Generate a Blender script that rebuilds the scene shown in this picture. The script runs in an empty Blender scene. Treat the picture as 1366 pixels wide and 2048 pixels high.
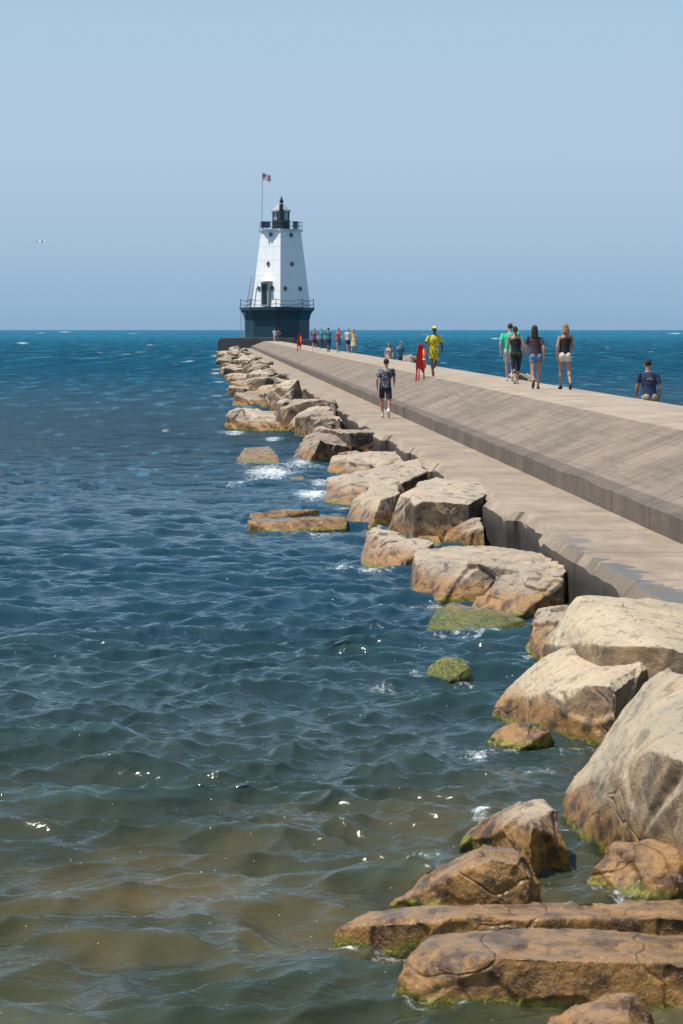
import bpy, bmesh, math, random
import numpy as np
from mathutils import Vector, Matrix, noise
R=math.radians
random.seed(7); rng=np.random.default_rng(5)
C=bpy.context.collection
F=4800.0; HC=3.15; HY=660.0
def at(px,py,z=0.0):
    Y=(HC-z)*F/(py-HY); return Vector(((px-683)/F*Y,Y,z))
# ---------------------------------------------------------------- helpers
def tag(o,label=None,cat=None,group=None,kind=None):
    if label:o['label']=label
    if cat:o['category']=cat
    if group:o['group']=group
    if kind:o['kind']=kind
    return o
def empty(name,loc=(0,0,0),rz=0,rot=None):
    o=bpy.data.objects.new(name,None); C.objects.link(o); o.location=loc
    o.rotation_euler=rot if rot else (0,0,rz); return o
def link(name,me,mat=None,parent=None,smooth=True):
    o=bpy.data.objects.new(name,me); C.objects.link(o)
    if mat: me.materials.clear(); me.materials.append(mat)
    if smooth:
        me.polygons.foreach_set('use_smooth',[True]*len(me.polygons))
    if parent:o.parent=parent
    return o
def obj(name,bm,mat=None,parent=None,smooth=False):
    bmesh.ops.recalc_face_normals(bm,faces=bm.faces)
    me=bpy.data.meshes.new(name); bm.to_mesh(me); bm.free()
    return link(name,me,mat,parent,smooth)
def remesh(bm,voxel,smooth=2,fac=.5):
    me=bpy.data.meshes.new('m'); bm.to_mesh(me); bm.free()
    o=bpy.data.objects.new('tmp',me); C.objects.link(o)
    m=o.modifiers.new('r','REMESH'); m.mode='VOXEL'; m.voxel_size=voxel
    if smooth:
        s=o.modifiers.new('s','SMOOTH'); s.iterations=smooth; s.factor=fac
    dg=bpy.context.evaluated_depsgraph_get(); dg.update()
    out=bpy.data.meshes.new_from_object(o.evaluated_get(dg))
    bpy.data.objects.remove(o); bpy.data.meshes.remove(me); return out
def box(bm,c,s,rot=None):
    g=bmesh.ops.create_cube(bm,size=1); M=Matrix.Translation(c)@(rot.to_4x4() if rot else Matrix())@Matrix.Diagonal((s[0],s[1],s[2],1))
    bmesh.ops.transform(bm,matrix=M,verts=g['verts'])
def ell(bm,c,r,rot=None,sub=2):
    g=bmesh.ops.create_icosphere(bm,subdivisions=sub,radius=1)
    M=Matrix.Translation(c)@(rot.to_4x4() if rot else Matrix())@Matrix.Diagonal((r[0],r[1],r[2],1))
    bmesh.ops.transform(bm,matrix=M,verts=g['verts'])
def tube(bm,p0,p1,r0,r1=None,n=10,caps=False):
    p0=Vector(p0);p1=Vector(p1); r1=r0 if r1 is None else r1
    d=p1-p0; L=d.length
    if L<1e-6:return
    q=d.to_track_quat('Z','Y').to_matrix().to_4x4()
    g=bmesh.ops.create_cone(bm,cap_ends=True,segments=n,radius1=r0,radius2=r1,depth=L)
    bmesh.ops.transform(bm,matrix=Matrix.Translation((p0+p1)/2)@q,verts=g['verts'])
    if caps:
        ell(bm,p0,(r0,)*3,sub=2 if r0>.03 else 1); ell(bm,p1,(r1,)*3,sub=2 if r1>.03 else 1)
def loft(bm,rings,n=20):
    prev=None;first=None
    for (c,rx,ry) in rings:
        vs=[bm.verts.new((c[0]+rx*math.cos(2*math.pi*i/n),c[1]+ry*math.sin(2*math.pi*i/n),c[2])) for i in range(n)]
        if prev:
            for i in range(n): bm.faces.new((prev[i],prev[(i+1)%n],vs[(i+1)%n],vs[i]))
        else: first=vs
        prev=vs
    bm.faces.new(first[::-1]); bm.faces.new(prev)
# ---------------------------------------------------------------- materials
class NT:
    def __init__(s,name):
        s.m=bpy.data.materials.new(name); s.m.use_nodes=True; s.t=s.m.node_tree; s.b=s.t.nodes['Principled BSDF']
    def n(s,typ,**k):
        nd=s.t.nodes.new(typ)
        for a,v in k.items(): setattr(nd,a,v)
        return nd
    def l(s,a,b): s.t.links.new(a,b)
    def math(s,op,a,b=None,c=None,clamp=False):
        nd=s.t.nodes.new('ShaderNodeMath'); nd.operation=op; nd.use_clamp=clamp
        for i,v in enumerate((a,b,c)):
            if v is None: continue
            if isinstance(v,(int,float)): nd.inputs[i].default_value=v
            else: s.l(v,nd.inputs[i])
        return nd.outputs[0]
    def mix(s,f,a,b,blend='MIX'):
        nd=s.t.nodes.new('ShaderNodeMix'); nd.data_type='RGBA'; nd.blend_type=blend
        for i,v in ((0,f),(6,a),(7,b)):
            if isinstance(v,(int,float)): nd.inputs[i].default_value=v
            elif isinstance(v,tuple): nd.inputs[i].default_value=(*v,1)
            else: s.l(v,nd.inputs[i])
        return nd.outputs[2]
    def fmix(s,f,a,b):
        nd=s.t.nodes.new('ShaderNodeMix'); nd.data_type='FLOAT'; s.l(f,nd.inputs[0]); s.l(a,nd.inputs[2]); s.l(b,nd.inputs[3]); return nd.outputs[0]
    def ss(s,x,a,b,lo=0.0,hi=1.0):
        nd=s.t.nodes.new('ShaderNodeMapRange'); nd.interpolation_type='SMOOTHSTEP'
        s.l(x,nd.inputs[0]); nd.inputs[1].default_value=a; nd.inputs[2].default_value=b; nd.inputs[3].default_value=lo; nd.inputs[4].default_value=hi; return nd.outputs[0]
    def noise(s,vec,scale,detail=4,rough=.55,dist=0):
        nd=s.t.nodes.new('ShaderNodeTexNoise'); nd.inputs['Scale'].default_value=scale; nd.inputs['Detail'].default_value=detail
        nd.inputs['Roughness'].default_value=rough; nd.inputs['Distortion'].default_value=dist
        if vec: s.l(vec,nd.inputs['Vector'])
        return nd.outputs['Fac']
    def scale(s,vec,v):
        nd=s.t.nodes.new('ShaderNodeVectorMath'); nd.operation='MULTIPLY'; s.l(vec,nd.inputs[0]); nd.inputs[1].default_value=v; return nd.outputs[0]
    def bump(s,h,strength,dist,prev=None):
        nd=s.t.nodes.new('ShaderNodeBump'); s.l(h,nd.inputs['Height']); nd.inputs['Strength'].default_value=strength; nd.inputs['Distance'].default_value=dist
        if prev: s.l(prev,nd.inputs['Normal'])
        return nd.outputs[0]
    def set(s,k,v):
        if isinstance(v,(int,float)): s.b.inputs[k].default_value=v
        elif isinstance(v,tuple): s.b.inputs[k].default_value=(*v,1)
        else: s.l(v,s.b.inputs[k])
def simple(name,col,rough=.7,var=.25,scale=6,metal=0,bump=.15):
    t=NT(name); tc=t.n('ShaderNodeTexCoord').outputs['Object']
    f=t.noise(tc,scale,5)
    t.set('Base Color',t.mix(f,tuple(c*(1-var) for c in col),tuple(min(1,c*(1+var)) for c in col)))
    t.set('Roughness',rough); t.set('Metallic',metal)
    t.set('Normal',t.bump(t.noise(tc,scale*5,4),bump,.01))
    return t.m
# rock
def rock_mat(name='weathered_rock',moss=0.0,warm=0.0,darkside=1.0):
    t=NT(name); g=t.n('ShaderNodeNewGeometry'); pos=g.outputs['Position']
    oi=t.n('ShaderNodeObjectInfo').outputs['Random']
    sp=t.n('ShaderNodeSeparateXYZ'); t.l(pos,sp.inputs[0]); z=sp.outputs[2]; yy=sp.outputs[1]
    sn=t.n('ShaderNodeSeparateXYZ'); t.l(g.outputs['Normal'],sn.inputs[0]); nz=sn.outputs[2]
    n1=t.noise(pos,1.6,6,.6); n2=t.noise(pos,6,6,.65); n3=t.noise(pos,22,5,.7); n4=t.noise(pos,3.1,6,.62,.6)
    k=1+warm*1.1
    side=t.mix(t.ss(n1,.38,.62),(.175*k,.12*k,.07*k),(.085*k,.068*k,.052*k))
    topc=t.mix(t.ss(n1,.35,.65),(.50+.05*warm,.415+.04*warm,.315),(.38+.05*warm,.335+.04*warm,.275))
    dry=t.mix(t.ss(t.math('ADD',nz,t.math('MULTIPLY',t.math('SUBTRACT',n2,.5),.7)),.30-.2*warm,.80-.25*warm),side,topc)  # shade painted into the colour: side faces darker brown, upward faces lighter
    dry=t.mix(t.math('MULTIPLY',t.ss(n4,.55,.59),.55),dry,(.48,.365,.23))
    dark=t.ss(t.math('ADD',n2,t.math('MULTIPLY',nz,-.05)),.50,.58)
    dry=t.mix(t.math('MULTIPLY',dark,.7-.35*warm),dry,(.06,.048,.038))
    tint=t.mix(oi,(.70+.25*warm,.68+.25*warm,.66+.25*warm),(1.12,1.08,1.03))
    dry=t.mix(1.0,dry,tint,'MULTIPLY')
    dry=t.mix(t.math('MULTIPLY',t.ss(n3,.56,.68),.7),dry,(.065,.054,.043))
    zz=t.math('ADD',z,t.math('MULTIPLY',t.math('SUBTRACT',n1,.5),-.35))
    zz=t.math('SUBTRACT',zz,t.math('MULTIPLY',t.math('SUBTRACT',1.0,t.ss(yy,12.9,14.6)),.20*(1-warm)))
    wet=t.math('SUBTRACT',1.0,t.ss(zz,.15,.33))
    wetc=t.mix(t.ss(n2,.42,.62),(.37,.19,.05),(.08,.038,.014))
    wetc=t.mix(t.math('MULTIPLY',t.ss(nz,.75,.98),.30),wetc,(.25,.165,.09))
    c=t.mix(t.math('MULTIPLY',wet,.9),dry,wetc)
    za=t.math('ADD',z,t.math('MULTIPLY',t.math('SUBTRACT',n4,.5),-.22))
    alg=t.math('SUBTRACT',1.0,t.ss(za,.02+moss,.065+moss*1.3))
    c=t.mix(t.math('MULTIPLY',alg,.8),c,t.mix(t.ss(n3,.4,.6),(.05,.08,.012),(.30,.29,.03) if not moss else (.15,.19,.025)))
    vd=t.math('SUBTRACT',1.0,t.ss(z,-.03,.03)); c=t.mix(t.math('MULTIPLY',vd,.7),c,(.02,.02,.01))
    t.set('Base Color',c)
    t.set('Roughness',t.math('SUBTRACT',.92,t.math('MULTIPLY',wet,.74)))
    b=t.bump(n2,.6,.05); b=t.bump(n3,.75,.02,b); b=t.bump(t.noise(pos,80,3,.7),.8,.008,b)
    vo=t.n('ShaderNodeTexVoronoi',feature='DISTANCE_TO_EDGE'); vo.inputs['Scale'].default_value=.8
    nz2=t.n('ShaderNodeVectorMath',operation='ADD'); t.l(pos,nz2.inputs[0]); nc=t.n('ShaderNodeTexNoise'); nc.inputs['Scale'].default_value=1.6; t.l(pos,nc.inputs['Vector']); t.l(t.scale(nc.outputs['Color'],(.6,.6,.6)),nz2.inputs[1]); t.l(nz2.outputs[0],vo.inputs['Vector'])
    cr=t.ss(vo.outputs['Distance'],0,.012); b=t.bump(cr,.6,.02,b)
    t.set('Normal',b); return t.m
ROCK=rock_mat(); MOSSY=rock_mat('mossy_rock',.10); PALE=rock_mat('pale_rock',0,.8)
def concrete(name,base,streak=None,wetedge=False,dark=.5,joint=5.0,patch=.5,long=None):
    t=NT(name); tc=t.n('ShaderNodeTexCoord').outputs['Object']
    sp=t.n('ShaderNodeSeparateXYZ'); t.l(tc,sp.inputs[0])
    n1=t.noise(tc,.7,6,.6); n2=t.noise(tc,5,6,.65); n3=t.noise(tc,40,4,.7)
    c=t.mix(t.ss(n1,.3,.7),tuple(x*(1-patch*.5) for x in base),tuple(x*1.12 for x in base))
    c=t.mix(t.math('MULTIPLY',t.ss(n2,.48,.68),.4),c,tuple(x*.5 for x in base))
    if streak:
        s=t.noise(t.scale(tc,streak),1.0,7,.7)
        c=t.mix(t.math('MULTIPLY',t.ss(s,.40,.66),dark),c,tuple(x*.42 for x in base))
    if long:
        s=t.noise(t.scale(tc,long),1.0,6,.7)
        c=t.mix(t.math('MULTIPLY',t.ss(s,.5,.62),.4),c,tuple(x*.38 for x in base))
    c=t.mix(t.math('MULTIPLY',t.ss(n3,.52,.68),.35),c,(.45,.39,.32))
    c=t.mix(t.math('MULTIPLY',t.ss(t.noise(tc,17,4,.7),.55,.67),.5),c,tuple(x*.35 for x in base))
    j=t.math('ABSOLUTE',t.math('SUBTRACT',t.math('FRACT',t.math('DIVIDE',sp.outputs[1],joint)),.5))
    jm=t.math('GREATER_THAN',j,.5-.014/joint*1.6); c=t.mix(t.math('MULTIPLY',jm,.8),c,tuple(x*.2 for x in base))
    rough=.88
    if wetedge:
        xe=t.math('ADD',sp.outputs[0],t.math('MULTIPLY',t.math('SUBTRACT',n1,.5),-2.4))
        w=t.math('SUBTRACT',1.0,t.ss(xe,.10,.18)); far=t.math('SUBTRACT',1.0,t.ss(sp.outputs[1],27,31))
        up=t.ss(sp.outputs[2],.64,.648); w=t.math('MULTIPLY',w,far)
        lowz=t.math('SUBTRACT',1.0,t.ss(t.math('ADD',sp.outputs[2],t.math('MULTIPLY',t.math('SUBTRACT',n2,.5),.6)),.30,.54))
        c=t.mix(t.math('MULTIPLY',w,.65),c,tuple(x*.28 for x in base))
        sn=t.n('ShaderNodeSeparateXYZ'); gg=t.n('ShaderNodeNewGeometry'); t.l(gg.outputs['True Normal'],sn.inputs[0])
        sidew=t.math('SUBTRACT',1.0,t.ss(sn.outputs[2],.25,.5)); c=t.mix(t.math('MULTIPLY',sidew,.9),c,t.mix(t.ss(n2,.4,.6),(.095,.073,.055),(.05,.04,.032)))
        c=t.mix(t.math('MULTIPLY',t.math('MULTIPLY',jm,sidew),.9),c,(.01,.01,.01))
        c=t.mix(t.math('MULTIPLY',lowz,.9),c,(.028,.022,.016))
        rough=t.math('SUBTRACT',.88,t.math('MULTIPLY',t.math('MULTIPLY',w,up),.80))
    t.set('Base Color',c); t.set('Roughness',rough)
    b=t.bump(n2,.4,.025); b=t.bump(n3,.6,.007,b); t.set('Normal',b); return t.m
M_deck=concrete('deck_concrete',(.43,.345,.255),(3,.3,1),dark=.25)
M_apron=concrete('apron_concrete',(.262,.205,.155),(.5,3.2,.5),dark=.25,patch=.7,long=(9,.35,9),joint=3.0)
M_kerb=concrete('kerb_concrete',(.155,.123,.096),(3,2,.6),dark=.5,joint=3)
M_walk=concrete('walkway_concrete',(.375,.295,.215),(2,.5,2),wetedge=True,dark=.4,joint=3)
M_head=concrete('pierhead_concrete',(.09,.09,.09),dark=.3)
# ---------------------------------------------------------------- pier
TH=math.atan(.0545)
pier=empty('breakwater',(4.2,0,0),TH)
tag(pier,'long tan concrete breakwater with raised deck, sloped side and low walkway','pier')
def pier_world(lx,ly,z): return Vector((4.2+lx*math.cos(TH)-ly*math.sin(TH),lx*math.sin(TH)+ly*math.cos(TH),z))
def pier_z(lx):
    if lx<0: return 0
    if lx<1.3: return .65
    if lx<3.05: return .95+(lx-1.3)/1.75*.65
    if lx<5.4: return 1.6
    if lx<6.7: return .65
    return 0
def strip(name,prof,mat,jit=None,y0=1,y1=329,slab=None):
    bm=bmesh.new(); ys=[]; y=y0
    while y<y1: ys.append(y); y+=.15 if y<60 else .8
    ys.append(y1); prev=None
    for y in ys:
        ring=[]
        for k,(x,z) in enumerate(prof):
            dx=dz=0
            if jit: dx,dz=jit(k,y)
            ring.append(bm.verts.new((x+dx,y,z+dz)))
        if prev:
            n=len(ring)
            for i in range(n): bm.faces.new((prev[i],prev[(i+1)%n],ring[(i+1)%n],ring[i]))
        else: bm.faces.new(ring)
        prev=ring
    bm.faces.new(prev[::-1]); return obj(name,bm,mat,pier)
def nz(y,s=1,o=0): return noise.noise(Vector((y*s,o,0)))
def slabj(y,L,o,a): return (noise.cell(Vector((math.floor(y/L)+.5,o,0)))-.5)*a
def chip(y): return max(0,nz(y,1.9,21)-.15)*.26
strip('lower_walkway',[(0,-1.2),(0,.53),(.10,.65),(1.3,.65),(1.3,-1.2)],M_walk,
      lambda k,y:((nz(y,.25,3)*.05+slabj(y,3,2,.12)+nz(y,2.1,1)*.015+(chip(y) if k==2 else 0)) if k<3 else 0,(nz(y,1.6,9)*.025-chip(y)*.8 if k==1 else 0)))
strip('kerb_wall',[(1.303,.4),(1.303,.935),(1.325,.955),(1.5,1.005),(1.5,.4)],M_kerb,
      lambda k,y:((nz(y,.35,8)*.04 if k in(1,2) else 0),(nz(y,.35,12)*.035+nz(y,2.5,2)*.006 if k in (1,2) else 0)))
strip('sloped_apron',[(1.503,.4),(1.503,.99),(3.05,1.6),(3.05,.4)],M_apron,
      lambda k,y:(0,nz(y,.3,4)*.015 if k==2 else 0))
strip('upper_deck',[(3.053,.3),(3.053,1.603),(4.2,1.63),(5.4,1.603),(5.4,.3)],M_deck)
strip('rear_walkway',[(5.403,-1.2),(5.403,.65),(6.7,.65),(6.7,-1.2)],M_walk)
# ---------------------------------------------------------------- rocks
def hull_rock(name,pts,label,vox=.03,amp=1.0,group=None,seed=0,parent=None,cuts=4,mat=None):
    bm=bmesh.new(); P=[Vector(p) for p in pts]
    cen=sum(P,Vector())/len(P)
    hgt=max(p.z for p in P)
    for p in P: bm.verts.new(p)
    for p in P:
        q=cen+(p-cen)*1.03; bm.verts.new((q.x,q.y,min(-.45,p.z-.3)))
    r=bmesh.ops.convex_hull(bm,input=bm.verts)
    dele=[e for e in r['geom_interior'] if isinstance(e,bmesh.types.BMVert)]+[e for e in r['geom_unused'] if isinstance(e,bmesh.types.BMVert)]
    if dele: bmesh.ops.delete(bm,geom=list(set(dele)),context='VERTS')
    sz=max((p-cen).length for p in P)
    rr=random.Random(seed*13+1)
    lim=min(sz,hgt*1.6)
    for k in range(cuts):
        v=Vector((rr.uniform(-1,1),rr.uniform(-1,.6),rr.uniform(.2,1))).normalized()
        far=max((q.co.dot(v) for q in bm.verts)); 
        co=v*(far-lim*rr.uniform(.02,.08)) 
        g=bmesh.ops.bisect_plane(bm,geom=bm.verts[:]+bm.edges[:]+bm.faces[:],plane_co=co,plane_no=v,clear_outer=True)
        ed=[e for e in g['geom_cut'] if isinstance(e,bmesh.types.BMEdge)]
        if ed: bmesh.ops.edgeloop_fill(bm,edges=ed)
    me=remesh(bm,vox,1,.4)
    me.update(); so=Vector((seed*7.3,seed*1.7,seed*3.1))
    vs=me.vertices; nrm=[v.normal.copy() for v in vs]
    a=amp*min(.11,sz*.08,hgt*.16)
    big=hgt>.45 and vox<.023
    if big: a*=.75
    fs=min(sz,hgt*3)
    f1=1.3/fs*(.8 if big else 1)
    for v,n in zip(vs,nrm):
        p=v.co+so
        d=noise.noise(p*f1*1.3)*.5*a
        w=Vector((p.x*f1*1.4,p.y*f1*1.4,p.z*f1*1.5))+noise.noise_vector(p*f1*1.2)*.06
        vd,vp=noise.voronoi(w)
        q=w-vp[0]; cx=noise.cell(vp[0]*9.1)-.5; cy=noise.cell(vp[0]*5.3+Vector((3,1,2)))-.5; cz=noise.cell(vp[0]*7.7+Vector((1,5,2)))-.5
        h=cx*.6+(q.x*cy+q.y*cz)*.5
        e=min(1,(vd[1]-vd[0])/.06)
        d+=h*(.5 if big else .75)*a*e
        d+=noise.noise(p*f1*4.5)*.10*a+noise.fractal(p*f1*13,1.0,2.0,3)*.11*a
        v.co=v.co+n*(d-.03*a)
    me.update()
    c=Vector((cen.x,cen.y,0)); me.transform(Matrix.Translation(-c))
    o=link(name,me,mat or ROCK,parent); o.location=c
    tag(o,label,'rock',group); return o
RK=[
([(1040,2075,0),(1180,2130,0),(1310,2110,0),(1310,2035,.1),(1270,1982,.2),(1200,1988,.2),(1120,2018,.15),(1070,2040,.08),(1250,2060,.2)],'small dark brown rock cut by the bottom edge of the photo, right of centre',.012),
([(785,1985,0),(850,2012,0),(1000,1992,0),(1150,1995,0),(1300,1995,0),(1480,2010,0),(792,1943,.12),(838,1901,.2),(1000,1912,.24),(1200,1920,.24),(1450,1930,.24),(865,1872,.2),(1000,1860,.22),(1180,1855,.22),(1300,1870,.2),(1500,1881,.18)],'long wet golden brown slab of rock, nearest full slab at the bottom right',.013),
([(658,1890,0),(770,1910,0),(830,1895,0),(1100,1867,0),(1450,1882,0),(672,1856,.1),(770,1846,.16),(1000,1831,.19),(1400,1833,.20),(740,1820,.16),(830,1809,.18),(950,1803,.18),(1100,1800,.18),(1450,1800,.19)],'long low wet brown slab reaching furthest left, second slab from the bottom',.013),
([(775,1812,0),(870,1820,0),(1000,1814,0),(1088,1808,0),(835,1745,.14),(1062,1735,.28),(985,1715,.33),(1000,1676,.32),(1032,1677,.33),(950,1688,.3),(900,1718,.22),(1084,1780,.1)],'wedge shaped ochre rock with a dark shaded right end, just behind the long slabs',.012),
([(925,1690,0),(1000,1720,0),(1130,1728,0),(930,1665,.06),(960,1640,.15),(1040,1604,.28),(1080,1595,.3),(1110,1614,.3),(1140,1700,.1),(1060,1650,.3)],'wet dark brown pointed rock beside the foot of the largest pale boulder',.012),
([(1172,1775,0),(1250,1797,0),(1400,1797,0),(1178,1725,.15),(1225,1678,.24),(1300,1678,.26),(1366,1702,.24),(1460,1740,.15)],'rounded orange brown boulder at the right edge below the largest pale boulder',.012),
([(1112,1622,0),(1150,1672,0),(1250,1702,0),(1440,1720,0),(1120,1590,.12),(1200,1465,.5),(1260,1390,.75),(1315,1328,.95),(1350,1338,.95),(1420,1370,1.0),(1540,1450,.9),(1300,1500,.72),(1400,1520,.8),(1180,1560,.3)],'largest pale grey tan boulder with dark patches at the right edge',.018,'p'),
([(1080,1352,0),(1150,1400,0),(1450,1420,0),(1085,1290,.45),(1150,1188,.85),(1180,1184,.85),(1300,1191,.8),(1366,1216,.75),(1480,1240,.7),(1150,1250,.7),(1200,1290,.68),(1330,1290,.72),(1450,1330,.6)],'broad pale pinkish boulder sitting highest beside the near end of the low walkway',.02,'p'),
([(980,1435,0),(1060,1462,0),(1200,1477,0),(1320,1440,0),(990,1400,.14),(1050,1346,.36),(1095,1316,.48),(1130,1295,.56),(1240,1290,.62),(1310,1315,.6),(1230,1365,.5),(1100,1380,.34)],'golden tan boulder with green weed along its foot, left of the broad pale boulder',.018,'p'),
([(1050,1300,0),(1080,1327,0),(1140,1320,0),(1058,1250,.25),(1078,1216,.35),(1160,1211,.38),(1130,1238,.38)],'narrow brown rock wedged behind the golden tan boulder',.018),
([(825,1190,0),(870,1203,0),(940,1205,0),(1130,1190,0),(824,1114,.40),(850,1115,.42),(960,1128,.44),(1125,1141,.42),(838,1096,.42),(900,1092,.42),(1050,1098,.44),(1120,1118,.44),(1137,1138,.42)],'long rectangular dark brown block with a flat top against the walkway',.02),
([(938,1224,0),(1040,1232,0),(1122,1226,0),(985,1152,.38),(1085,1140,.42),(1130,1158,.39),(950,1190,.18)],'dark grey wedge leaning on the front of the rectangular block',.016),
([(718,1130,0),(780,1143,0),(850,1135,0),(733,1065,.33),(748,1051,.41),(800,1072,.39),(870,1083,.36),(770,1076,.37)],'brown boulder with a raised left corner, left of the rectangular block',.018),
([(883,1085,0),(965,1092,0),(890,1062,.15),(935,1032,.35),(962,1032,.38),(968,1060,.3)],'small yellow tan peaked rock with bright green weed by the walkway wall',.016),
([(770,1062,0),(830,1078,0),(960,1062,0),(1000,1040,0),(800,988,.53),(840,962,.67),(870,953,.67),(960,960,.67),(987,980,.62),(940,1006,.56),(830,1000,.6)],'big dark blocky boulder against the walkway, middle of the row',.022),
([(692,1040,0),(740,1055,0),(780,1050,0),(706,1000,.3),(738,975,.43),(795,968,.46),(800,985,.45),(760,1000,.4)],'smooth pale rounded boulder left of the big dark blocky boulder',.02,'p'),
([(650,1005,0),(700,1012,0),(850,985,0),(653,955,.36),(740,940,.51),(840,916,.57),(862,940,.5),(700,948,.46)],'long tilted tan rock above a strip of green weed and foam',.022),
([(655,945,0),(690,950,0),(855,945,0),(665,913,.32),(740,901,.39),(850,905,.43),(862,925,.36)],'long flat topped rock right behind the foaming water',.026),
([(583,918,0),(620,923,0),(700,915,0),(597,885,.35),(628,861,.56),(665,864,.56),(700,893,.3),(640,880,.5)],'dark domed boulder with a lit crest, out from the walkway in the foam',.026),
([(640,900,0),(700,908,0),(772,900,0),(650,858,.57),(760,857,.62),(776,865,.6),(700,866,.6)],'flat topped grey block under the dark seam of the walkway edge',.026),
([(470,924,0),(510,930,0),(562,929,0),(488,895,.17),(540,892,.2),(557,912,.1)],'low isolated tan rock standing in the water furthest left of the row',.02),
([(493,1060,0),(560,1066,0),(694,1058,0),(495,1040,.12),(640,1030,.17),(696,1033,.16),(560,1043,.15),(500,1046,.13)],'thin dark wet slab barely above the water, nearer of a pair',.016),
([(494,1042,0),(560,1038,0),(642,1032,0),(500,1026,.11),(560,1017,.14),(640,1018,.12)],'thin dark wet slab barely above the water, farther of a pair',.016),
([(848,1258,0),(930,1270,0),(1056,1257,0),(872,1218,.15),(900,1204,.19),(980,1217,.18),(1050,1237,.10)],'low flat rock with a bright green weed fringe, awash below the dark wedge',.014,'m'),
([(850,1350,0),(900,1360,0),(948,1354,0),(856,1328,.09),(885,1313,.15),(930,1316,.14),(945,1332,.09)],'small round rock covered in green moss alone in the water',.012,'m'),
([(965,1486,0),(1040,1500,0),(1112,1486,0),(995,1458,.11),(1040,1441,.16),(1100,1460,.11)],'small flat reddish rock with green weed below the golden tan boulder',.012),
([(578,966,0),(612,968,0),(584,954,.07),(606,952,.08)],'tiny reddish stone awash in the foam',.014),
([(828,1086,0),(884,1088,0),(838,1071,.09),(876,1070,.11)],'small yellow stone between the peaked rock and the raised corner boulder',.014),
([(512,853,0),(560,857,0),(525,830,.32),(545,826,.37),(560,840,.25)],'small brown rock at the left foot of the tan rock heap',.03),
([(462,812,0),(498,812,0),(470,797,.2),(490,797,.22)],'small low rock left of the second rock heap',.03),
([(575,862,0),(690,866,0),(580,830,.42),(610,798,.78),(640,795,.83),(680,840,.55),(630,822,.7)],'craggy tan boulder beside the walking man, topmost of its heap',.035),
]
for i,rk in enumerate(RK):
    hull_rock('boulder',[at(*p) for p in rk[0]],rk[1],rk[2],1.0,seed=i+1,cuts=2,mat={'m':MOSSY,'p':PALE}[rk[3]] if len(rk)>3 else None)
def blob_pts(c,w,d,h,rnd):
    pts=[]
    ang=rnd.uniform(0,math.pi); tilt=rnd.uniform(-.35,.35)
    for sx,sy in ((-1,-1),(1,-1),(1,1),(-1,1)):
        for zz,r in ((0,1.0),(h*.55,rnd.uniform(.9,1.05)),(h,rnd.uniform(.4,.9))):
            x=sx*w/2*r*rnd.uniform(.75,1.1);y=sy*d/2*r*rnd.uniform(.75,1.1)
            pts.append(Vector((c.x+x*math.cos(ang)-y*math.sin(ang),c.y+x*math.sin(ang)+y*math.cos(ang),max(0,zz+tilt*x*(zz>0)+rnd.uniform(-.1,.1)*h))))
    return pts
rd=random.Random(11); Yc=71; k=0; SPL=[]
while Yc<322:
    w=rd.uniform(.9,2.4); h=rd.uniform(.35,.95)
    for row in range(2 if rd.random()<.7 else 1):
        off=.75+row*1.55+rd.uniform(-.15,.5)
        c=pier_world(-off,Yc+rd.uniform(-.8,.8),0)
        hh=h*(1-.45*row)*rd.uniform(.7,1.2)
        if Yc<100 and row==1 and rd.random()<.35: continue
        hull_rock('boulder',blob_pts(c,w*rd.uniform(.8,1.1),rd.uniform(.8,1.5),hh,rd),
          'tan boulder in the piled row along the left foot of the far breakwater',.04 if Yc<120 else .07,.8,'boulders heaped along the far walkway',seed=50+k); k+=1
        if rd.random()<.6: SPL.append((c.x-w*.6,c.y-.8))
    Yc+=rd.uniform(2.0,3.2)*(1 if Yc<150 else 1.7)
rf_=random.Random(3); Yf=41
while Yf<72:
    c=pier_world(-rf_.uniform(.25,1.2),Yf,0)
    hull_rock('boulder',blob_pts(c,rf_.uniform(.4,.8),rf_.uniform(.4,.7),rf_.uniform(.2,.4),rf_),
      'small dark stone packed between the big boulders and the walkway wall',.03,1.0,'small stones filling the gaps between the boulders',seed=300+int(Yf*3)); Yf+=rf_.uniform(1.8,3.2)
for (lx,ly,w,h) in ((7.85,92,.7,1.45),(7.6,146,2.6,1.6),(8.2,151,2.0,1.5)):
    c=pier_world(lx,ly,0)
    lb={92:'pale boulder seen between the legs of the walkers in green and black',146:'tan boulder beyond the deck beside the pair on the far side',151:'hindmost tan boulder beyond the deck by the pair'}[ly]
    hull_rock('boulder',blob_pts(c,w,1.6,h,rd),lb,.06,1.0,seed=200+ly)
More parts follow.
